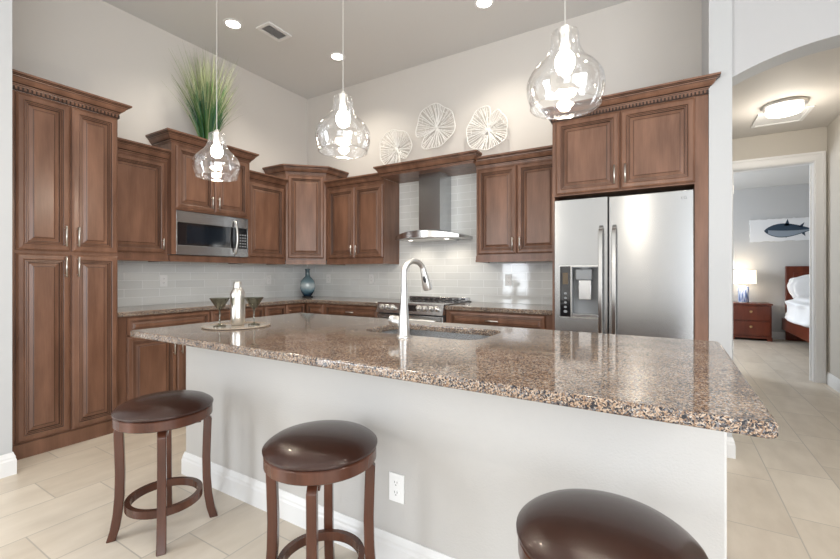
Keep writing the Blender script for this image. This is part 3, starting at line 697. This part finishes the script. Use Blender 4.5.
# ================================================================== STOOLS
def make_stool(x, y, rot, label):
    t = thing('bar_stool', (0, 0, 0), label, 'stool', 'round swivel counter stools along the island')
    RS = .2
    MB().lathe([(.165, .515), (RS-.004, .515), (RS, .519), (RS, .556), (RS-.004, .560), (.10, .562)], (0, 0, 0), 48).build('seat_frame', M['stoolwood'], t, smooth='auto')
    pr = [(.18, .5605), (RS-.002, .562), (RS+.004, .568), (RS+.004, .574), (RS-.004, .582), (.178, .594), (.150, .604), (.115, .611), (.075, .6155), (.035, .6175), (.004, .618)]
    MB().lathe(pr, (0, 0, 0), 48).build('cushion', M['leather'], t, smooth='auto')
    MB().lathe([(.07, .497), (.07, .5145)], (0, 0, 0), 24).build('swivel_plate', M['dark'], t)
    mb = MB(); mb.box(-.15, -.02, .475, .15, .02, .4965); mb.box(-.02, -.15, .4750, .02, -.0201, .4965); mb.box(-.02, .0201, .475, .02, .15, .4965); mb.build('cross_brace', M['stoolwood'], t)
    prof = [(.150, .508), (.170, .502), (.178, .486), (.175, .40), (.172, .30), (.174, .20), (.180, .12), (.191, .05), (.205, 0)]
    for k in range(4):
        a = PI/2*k; ca, sa = math.cos(a), math.sin(a); mb = MB(); rings = []
        for i, (r, z) in enumerate(prof):
            tw = .0185-.002*min(1, z/.4); dr_ = .018
            if i == 0: rr2 = [(r-.0, z+.004), (r-.0, z-.016)]
            elif i == 1: rr2 = [(r+.004, z+.006), (r-.016, z-.014)]
            else: rr2 = [(r+dr_, z), (r-dr_, z)]
            o_, i_ = rr2
            pts = [(o_[0], -tw, o_[1]), (o_[0], tw, o_[1]), (i_[0], tw, i_[1]), (i_[0], -tw, i_[1])]
            rings.append([(p[0]*ca-p[1]*sa, p[0]*sa+p[1]*ca, p[2]) for p in pts])
        mb.loft(rings); mb.build('leg', M['stoolwood'], t, bevel=.003)
    mb = MB(); rings = [(.136, .128), (.157, .128), (.157, .162), (.136, .162)]
    n_ = 48; mb.loft([[(r*math.cos(2*PI*j/n_), r*math.sin(2*PI*j/n_), z) for j in range(n_)] for r, z in rings+[rings[0]]], False, False)
    mb.build('foot_ring', M['stoolwood'], t, smooth='auto')
    t.location = (x, y, 0); t.rotation_euler = (0, 0, rot)
    return t
st = make_stool(-2.03, 1.04, math.radians(59), 'dark leather counter stool at the left, nearest the pantry cabinet')
for x, y, r, lb in ((-1.09, 1.105, 35, 'dark leather counter stool in the middle, beside the island outlet'),
                    (-.13, 1.055, 40, 'dark leather counter stool in the foreground, cropped by the bottom edge')):
    c_ = copy_tree(st); c_.location = (x, y, 0); c_.rotation_euler = (0, 0, math.radians(r)); c_['label'] = lb

# ================================================================== ISLAND TOP ITEMS
ZT = ZI1+.0005
tcx, tcy = -2.17, 1.515
mb = MB(); mb.lathe([(.17, 0), (.185, .002), (.188, .006), (.184, .008), (.17, .006), (.01, .005)], (tcx, tcy, ZT), 48)
tag(mb.build('round_tray', M['mat_glass'], smooth='auto'), 'round pale brown tray under the shaker and martini glasses', 'tray')
ZT2 = ZT+.0065
def shaker(x, y):
    t = thing('cocktail_shaker', (x, y, ZT2), 'silver metal cocktail shaker standing on the round tray', 'cocktail shaker')
    MB().lathe([(.034, 0), (.037, .004), (.040, .05), (.0415, .12), (.041, .170)], (x, y, ZT2), 28).build('cup', M['nickel'], t, smooth='auto')
    MB().lathe([(.0425, .1705), (.0425, .178), (.036, .195), (.026, .212), (.022, .218)], (x, y, ZT2), 28).build('shoulder', M['nickel'], t, smooth='auto')
    MB().lathe([(.0235, .2185), (.0225, .235), (.0215, .250), (.019, .253)], (x, y, ZT2), 24).build('cap', M['nickel'], t, smooth='auto')
shaker(-2.18, 1.527)
def martini(x, y, label):
    t = thing('martini_glass', (x, y, ZT2), label, 'cocktail glass', 'martini glasses on the tray')
    MB().lathe([(.034, 0), (.034, .002), (.012, .007), (.0045, .014), (.004, .06), (.0045, .085), (.006, .090)], (x, y, ZT2), 24).build('stem', M['smoke'], t, smooth='auto')
    MB().lathe([(.006, .0902), (.020, .105), (.054, .160), (.0525, .160), (.018, .107), (.003, .094)], (x, y, ZT2), 32).build('bowl', M['smoke'], t, smooth='auto')
martini(-2.207, 1.430, 'smoked martini glass on the tray, left of the silver shaker')
martini(-2.10, 1.578, 'smoked martini glass on the tray, right of the silver shaker')
# vase
vx, vy = -3.95, 3.76
t = thing('vase', (vx, vy, ZC1), 'bulbous blue glass vase with narrow neck in the counter corner', 'vase')
MB().lathe([(.065, .0005), (.068, .012), (.05, .018)], (vx, vy, ZC1), 24).build('base', M['dark'], t, smooth='auto')
MB().lathe([(.045, .0185), (.055, .03), (.080, .07), (.095, .12), (.096, .16), (.085, .205), (.055, .245), (.034, .265), (.028, .285), (.028, .34), (.036, .36), (.033, .362), (.024, .34)], (vx, vy, ZC1), 32).build('vessel', M['vase'], t, smooth=True)

# ================================================================== PENDANTS
def make_pendant(x, label):
    t = thing('pendant_light', (0, 0, 0), label, 'pendant light', 'clear glass pendants over the island')
    MB().lathe([(.06, 3.572), (.062, 3.578), (.06, 3.5995)], (0, 0, 0), 24).build('canopy', M['nickel'], t, smooth='auto')
    MB().tube([(0, 0, 2.062), (0, 0, 3.572)], .0028, 6).build('cord', M['nickel'], t)
    MB().lathe([(.006, 2.062), (.012, 2.058), (.014, 2.044), (.021, 2.040), (.021, 1.985), (.015, 1.975)], (0, 0, 0), 20).build('socket', M['nickel'], t, smooth='auto')
    pr = [(.0215, 2.040), (.036, 2.040), (.0445, 2.034), (.047, 2.022), (.0475, 2.003), (.051, 1.98), (.060, 1.957), (.074, 1.936), (.097, 1.915), (.116, 1.893), (.128, 1.868), (.131, 1.845), (.1285, 1.822), (.122, 1.800), (.1155, 1.786), (.112, 1.780), (.1115, 1.7755), (.115, 1.773), (.1185, 1.7755), (.118, 1.780)]
    MB().lathe([(r, z) for r, z in pr], (0, 0, 0), 48, False, False).build('glass_shade', M['glass'], t, smooth=True)
    MB().lathe([(.014, 1.9745), (.018, 1.968), (.028, 1.955), (.034, 1.938), (.034, 1.924), (.028, 1.906), (.018, 1.896), (.002, 1.891)], (0, 0, 0), 20).build('bulb', M['bulb'], t, smooth=True)
    t.location = (x, 1.5, 0)
    return t
def bulb_light(x):
    l = bpy.data.lights.new('pendant_bulb', 'POINT'); l.energy = 7; l.color = (1, .88, .72); l.shadow_soft_size = .035
    o = bpy.data.objects.new('pendant_bulb', l); o.location = (x, 1.5, 1.84); C.objects.link(o)
p0 = make_pendant(-2.344, 'lit clear glass pendant at the left, hanging before the microwave cabinet')
bulb_light(-2.344)
for x, lb in ((-1.338, 'lit clear glass pendant in the middle of the row of three'), (-.315, 'lit clear glass pendant at the right, nearest, before the refrigerator cabinet')):
    c_ = copy_tree(p0); c_.location = (x, 1.5, 0); c_['label'] = lb; bulb_light(x)
# recessed cans
def can(x, y, label):
    t = thing('recessed_light', (x, y, HC), label, 'ceiling light', 'recessed ceiling lights')
    MB().lathe([(.066, HC-.0065), (.088, HC-.006), (.090, HC-.0008), (.066, HC-.0008)], (x, y, 0), 32, False, False).build('trim_ring', M['white'], t, smooth='auto')
    MB().lathe([(.065, HC-.0045), (.065, HC-.0010)], (x, y, 0), 32).build('lens', M['can'], t)
    l = bpy.data.lights.new('can_spot', 'SPOT'); l.energy = 66; l.spot_size = math.radians(130); l.spot_blend = .9; l.color = (1, .92, .79); l.shadow_soft_size = .08
    o = bpy.data.objects.new('can_spot', l); o.location = (x, y, HC-.02); C.objects.link(o)
can(-3.60, 2.47, 'round recessed ceiling light at the left, near the air vent')
can(-3.15, 3.44, 'round recessed ceiling light above the middle pendant, toward the wall corner')
can(-1.41, 3.43, 'round recessed ceiling light at the photo top, above the wall discs')
for x_, y_, lb_ in ((-2.4, -1.2, 'added unseen fill light in the ceiling behind the camera, rear left'), (.4, -1.2, 'added unseen fill light in the ceiling behind the camera, rear right'), (1.0, 1.6, 'added unseen fill light in the ceiling above the walkway right of the island')):  # out-of-view cans added to raise the ambient light in the room
    can(x_, y_, lb_)
# vent
t = thing('ceiling_vent', (-3.355, 2.765, HC), 'white slatted air vent in the kitchen ceiling', 'air vent')
vx0, vx1, vy0, vy1 = -3.46, -3.27, 2.62, 2.90
mb = MB(); z_ = HC-.012
mb.box(vx0, vy0, z_, vx0+.03, vy1, HC-.0005); mb.box(vx1-.03, vy0, z_, vx1, vy1, HC-.0005); mb.box(vx0+.03, vy0, z_, vx1-.03, vy0+.03, HC-.0005); mb.box(vx0+.03, vy1-.03, z_, vx1-.03, vy1, HC-.0005)
mb.build('frame', M['white'], t)
MB().box(vx0+.03, vy0+.03, HC-.003, vx1-.03, vy1-.03, HC-.0005).build('backing', M['dark'], t)
for i in range(6):
    x = vx0+.036+i*.0215; mb = MB(); mb.loft([[(x+.006, y, z_), (x+.009, y, z_), (x+.002, y, HC-.0035), (x-.001, y, HC-.0035)] for y in (vy0+.03, vy1-.03)]); mb.build('slat', M['white'], t)

# ================================================================== WALL DECOR
def decor(x, z, r, seed, notch, label):
    rnd = random.Random(seed); t = thing('wall_decor_disc', (x, YW-.02, z), label, 'wall decoration', 'white wire wall discs')
    def rad(a): 
        q = r*(1+.05*math.sin(3*a+seed)+.03*math.sin(7*a+2*seed))
        d = abs((a-notch+PI) % (2*PI)-PI)
        return q*(1-.40*math.exp(-(d/.16)**2))
    def pt(a, f, w_=0): rr_ = rad(a)*f; return (x+rr_*math.cos(a), YW-.022-.05*f*f+w_, z+rr_*math.sin(a))
    mb = MB(); n_ = 72; rim = [pt(2*PI*i/n_, 1) for i in range(n_+1)]; mb.tube(rim, .0055, 6, False); mb.build('rim', M['wire'], t)
    mb = MB()
    for i in range(56):
        a = 2*PI*(i+rnd.uniform(-.3, .3))/56; f0 = rnd.choice((.03, .05, .25, .4)); wob = rnd.uniform(-.07, .07)
        mb.tube([pt(a+wob*math.sin(3*f), f, rnd.uniform(-.004, .004)) for f in [f0+(1-f0)*k/6 for k in range(7)]], .0042, 4)
    for f in (.3, .55, .8):
        for s_ in range(9):
            a0 = rnd.uniform(0, 2*PI); mb.tube([pt(a0+.08*k, f+.02*math.sin(k*1.7)) for k in range(5)], .0022, 4)
    mb.build('wire_web', M['wire'], t)
    mb = MB(); mb.lathe([(.018, 0), (.018, .012), (.004, .016)], (0, 0, 0), 12); 
    mb2 = MB(Matrix.Translation((x, YW-.0005, z)) @ Matrix.Rotation(PI/2, 4, 'X')); mb2.lathe([(.012, 0), (.012, .022), (.02, .024), (.004, .03)], (0, 0, 0), 12); mb2.build('hub', M['wire'], t)
decor(-2.77, 2.665, .225, 1, 5.3, 'smallest white wire wall disc, leftmost above the hood crown')
decor(-2.235, 2.825, .245, 2, 3.75, 'highest white wire wall disc with a notch, middle of three')
decor(-1.62, 2.69, .225, 3, 1.2, 'white wire wall disc at the right, above the two-door cabinet')

# ================================================================== GRASS PLANT
gx_, gy_, gz_ = -4.06, 2.49, 2.3955
t = thing('grass_plant', (gx_, gy_, gz_), 'tall green ornamental grass in a pot atop the microwave cabinet', 'plant')
MB().lathe([(.075, 0), (.085, .01), (.095, .10), (.10, .12), (.092, .12), (.085, .105), (.002, .10)], (gx_, gy_, gz_), 24).build('pot', M['pot'], t, smooth='auto')
mb = MB()
for i in range(640):
    a = random.uniform(0, 2*PI); r0 = random.uniform(0, .075); lean = random.betavariate(1.5, 2.3)*.40; H = random.uniform(.55, 1.02)*(1-.2*lean)
    if random.random() < .35: H *= .72
    ax, ay = math.cos(a), math.sin(a); sx = 1.0 if ax > 0 else .28
    wd_ = random.uniform(.003, .0055); ta = random.uniform(0, PI); tx, ty = math.cos(ta)*wd_, math.sin(ta)*wd_
    nseg = 6; left_, right_ = [], []
    for k in range(nseg+1):
        f = k/nseg; px_ = gx_+ax*sx*(r0+lean*f**1.7); py_ = gy_+ay*(r0+lean*1.05*f**1.7); pz_ = gz_+.10+H*f*(1-.12*lean*f)
        px_ = max(px_, XW+.012)
        w_ = (1-f)**.6*1.0+.08
        left_.append((px_-tx*w_, py_-ty*w_, pz_)); right_.append((px_+tx*w_, py_+ty*w_, pz_+.001))
    vs = left_+right_; m0 = random.choice((0, 0, 1)) if lean < .3 else random.choice((0, 1, 1, 2))
    fs = [(k, k+1, nseg+2+k, nseg+1+k) for k in range(nseg)]
    nv = len(mb.v)
    mb.v += [Vector(p) for p in vs]; mb.f += [tuple(q+nv for q in f_) for f_ in fs]; mb.mi += [m0]*(nseg-2)+[2, 2]
mb.build('grass_blades', [M['g1'], M['g2'], M['g3']], t)

# ================================================================== HALL
lx, ly = .925, 5.13
t = thing('hall_ceiling_light', (lx, ly, 2.8), 'round lit flush-mount bowl light on the hallway ceiling', 'ceiling light')
MB().lathe([(.172, 2.7995), (.176, 2.788), (.165, 2.772), (.145, 2.770)], (lx, ly, 0), 40).build('pan', M['nickel'], t, smooth='auto')
MB().lathe([(.138, 2.7695), (.140, 2.755), (.138, 2.725), (.128, 2.712), (.09, 2.704), (.03, 2.700), (.002, 2.6995)], (lx, ly, 0), 40).build('glass_bowl', M['bowl'], t, smooth='auto')
l = bpy.data.lights.new('hall_light', 'POINT'); l.energy = 9; l.color = (1, .92, .80); l.shadow_soft_size = .12
o = bpy.data.objects.new('hall_light', l); o.location = (lx, ly, 2.58); C.objects.link(o)
t = thing('attic_hatch', (.97, 5.55, 2.8), 'square white framed panel on the hallway ceiling behind the bowl light', 'ceiling panel')
mb = MB(); a0, a1, b0, b1, zz = .76, 1.18, 5.32, 5.75, 2.787
mb.box(a0, b0, zz, a0+.03, b1, 2.7995); mb.box(a1-.03, b0, zz, a1, b1, 2.7995); mb.box(a0+.03, b0, zz, a1-.03, b0+.03, 2.7995) ; mb.box(a0+.03, b1-.03, zz, a1-.03, b1, 2.7995); mb.build('frame', M['white'], t)
MB().box(a0+.03, b0+.03, 2.794, a1-.03, b1-.03, 2.7995).build('panel', M['white'], t)

# ================================================================== BEDROOM
# nightstand
nx0, nx1, ny0, ny1, nz = .93, 1.545, 9.40, 9.835, .665
t = thing('nightstand', ((nx0+nx1)/2, 9.62, 0), 'dark red wooden two-drawer nightstand in the bedroom, under the lamp', 'nightstand')
MB().box(nx0+.015, ny0+.01, .07, nx1-.015, ny1, nz-.03).build('body', M['redwood'], t)
MB().box(nx0, ny0-.012, nz-.03, nx1, ny1, nz).build('top', M['redwood'], t, bevel=.005)
mb = MB(); mb.box(nx0+.005, ny0, .04, nx1-.005, ny1-.01, .07); mb.box(nx0+.005, ny0, 0, nx0+.08, ny1-.01, .04); mb.box(nx1-.08, ny0, 0, nx1-.005, ny1-.01, .04); mb.build('plinth', M['redwood'], t, bevel=.004)
for z0_, z1_ in ((.09, .345), (.36, .615)):
    d = MB().box(nx0+.035, ny0-.008, z0_, nx1-.035, ny0+.0095, z1_).build('drawer', M['redwood'], t, bevel=.006)
    m_ = MB(Matrix.Translation(((nx0+nx1)/2, ny0-.008, (z0_+z1_)/2+.03)) @ Matrix.Rotation(PI/2, 4, 'X')); m_.lathe([(.008, 0), (.008, .015), (.022, .02), (.02, .03), (.005, .034)], (0, 0, 0), 16); m_.build('knob', flat('brass', (.5, .36, .18), .3, 1), d, smooth='auto')
# lamp
lx, ly = 1.16, 9.62
t = thing('table_lamp', (lx, ly, nz), 'lit table lamp with a blue striped base on the bedroom nightstand', 'lamp')
MB().lathe([(.085, .0005), (.085, .014)], (lx, ly, nz), 24).build('foot', M['steelplain'], t)
MB().lathe([(.078, .0145), (.082, .03), (.082, .28), (.074, .30), (.03, .305)], (lx, ly, nz), 28).build('base', M['ceramic'], t, smooth='auto')
MB().tube([(lx, ly, nz+.306), (lx, ly, nz+.52)], .006, 8).build('rod', M['nickel'], t)
MB().lathe([(.19, .345), (.185, .595), (.183, .595), (.188, .345)], (lx, ly, nz), 40, False, False).build('lamp_shade', M['shade'], t, smooth='auto')
MB().lathe([(.01, .40), (.03, .44), (.025, .47), (.008, .49)], (lx+.02, ly, nz), 16).build('bulb', M['bulb'], t, smooth=True)
for zz in (nz+.64, nz+.30):
    l = bpy.data.lights.new('bedside_bulb', 'POINT'); l.energy = 1.5; l.color = (1, .78, .5); l.shadow_soft_size = .05
    o = bpy.data.objects.new('bedside_bulb', l); o.location = (lx, ly-.0 if zz > 1.2 else ly-.13, zz); C.objects.link(o)
# bed
bx0, bx1 = 1.72, 3.35
t = thing('bed', (2.5, 8.8, 0), 'dark wooden bed with tall panelled headboard, partly behind the door frame', 'bed')
mb = MB(); mb.box(bx0+.06, 9.74, 0, bx1+.04, 9.82, 1.33); hb = mb.build('headboard', M['redwood'], t, bevel=.006)
mb = MB(); mb.box(bx0+.16, 9.728, .7, bx1-.06, 9.7395, 1.22); mb.build('headboard_panel', M['redwood'], hb, bevel=.004)
MB().box(bx0, 7.8, .20, bx0+.04, 9.739, .40).build('side_rail', M['redwood'], t)
MB().box(bx1-.04, 7.8, .20, bx1, 9.739, .40).build('side_rail', M['redwood'], t)
MB().box(bx0-.02, 7.72, 0, bx1+.02, 7.799, .55).build('footboard', M['redwood'], t, bevel=.005)
MB().box(bx0+.041, 7.81, .25, bx1-.041, 9.738, .52).build('mattress', M['fabric'], t, bevel=.05, seg=4)
def blob(name, label, cat, c_, s_, mat_, e_=.55, amp=.03, seed=0, group=None):
    bm = bmesh.new(); bmesh.ops.create_icosphere(bm, subdivisions=5, radius=1); rnd = random.Random(seed); ph = [rnd.uniform(0, 6) for _ in range(6)]
    for v in bm.verts:
        p = v.co; q = [math.copysign(abs(p[i])**e_, p[i]) for i in range(3)]
        w_ = 1+amp*(math.sin(6*p.x+ph[0])*math.sin(5*p.y+ph[1])+.7*math.sin(9*p.z+ph[2]+4*p.x)+.5*math.sin(13*p.y+ph[3]+5*p.z))
        v.co = Vector((q[0]*s_[0]*w_, q[1]*s_[1]*w_, q[2]*s_[2]*w_))
    me = bpy.data.meshes.new(name); bm.to_mesh(me); bm.free(); me.materials.append(mat_)
    for p in me.polygons: p.use_smooth = True
    o = bpy.data.objects.new(name, me); C.objects.link(o); o.location = c_; tag(o, label, cat, group); return o
blob('duvet', 'puffy white duvet spread over the bed, hanging over its side', 'bedding', (2.53, 8.50, .60), (.93, .82, .22), M['fabric'], .42, .035, 3)
p_ = blob('pillow', 'white pillow propped on the headboard at its left, ruffled corner up', 'pillow', (2.12, 9.59, .96), (.32, .085, .22), M['fabric'], .6, .04, 5); p_.rotation_euler = (-.25, -.12, 0)
p_ = blob('pillow', 'white pillow on the bed in front of the headboard, right of the ruffled one', 'pillow', (2.75, 9.40, .97), (.31, .085, .20), M['fabric'], .6, .04, 9); p_.rotation_euler = (-.35, .05, 0)
# fish painting
t = thing('fish_painting', (1.8, 9.84, 1.77), 'wide white canvas painting of a dark blue fish above the nightstand', 'painting')
rnd = random.Random(4); X0, X1, Z0, Z1 = 1.285, 2.32, 1.79, 2.20
poly = []
for k in range(30): poly.append((X0+(X1-X0)*k/30, Z0+rnd.uniform(-.008, .008)))
for k in range(12): poly.append((X1+rnd.uniform(-.006, .006), Z0+(Z1-Z0)*k/12))
for k in range(30): poly.append((X1-(X1-X0)*k/30, Z1+rnd.uniform(-.008, .008)))
for k in range(12): poly.append((X0+rnd.uniform(-.006, .006), Z1-(Z1-Z0)*k/12))
MB().loft([[(x, y, z) for x, z in poly] for y in (9.835, 9.859)]).build('canvas', M['canvas'], t)
def fish(prof_top, prof_bot, y0_, y1_, name, m_):
    poly_ = prof_top+prof_bot[::-1]; MB().loft([[(x, y, z) for x, z in poly_] for y in (y0_, y1_)]).build(name, m_, t)
cx0, cz = 1.49, 1.985
top_ = []; bot_ = []
for k in range(25):
    f = k/24; x = cx0+.68*f; h_ = .125*math.sin(PI*f**.72)**1.05+.005
    top_.append((x, cz+h_*.95)); bot_.append((x, cz-h_))
fish(top_, bot_, 9.8325, 9.8348, 'fish_body', M['fishdark'])
fish([(x, cz+.01-.02*math.sin(PI*i/24)) for i, (x, z) in enumerate(top_[2:-2])], [(x, z+.012) for x, z in bot_[2:-2]], 9.8312, 9.8324, 'fish_belly', M['fishpale'])
for pl in ([(cx0+.28, cz+.08), (cx0+.33, cz+.20), (cx0+.36, cz+.08)], [(cx0+.47, cz+.05), (cx0+.56, cz+.13), (cx0+.53, cz+.04)], [(cx0+.33, cz-.08), (cx0+.30, cz-.14), (cx0+.40, cz-.08)], [(cx0+.50, cz-.05), (cx0+.57, cz-.12), (cx0+.56, cz-.03)],
           [(cx0+.66, cz), (cx0+.80, cz+.13), (cx0+.74, cz), (cx0+.80, cz-.13)]):
    MB().loft([[(x, y, z) for x, z in pl] for y in (9.8325, 9.8346)]).build('fish_fin', M['fishdark'], t)

for o in bpy.data.objects:
    if '_o' in o: del o['_o']
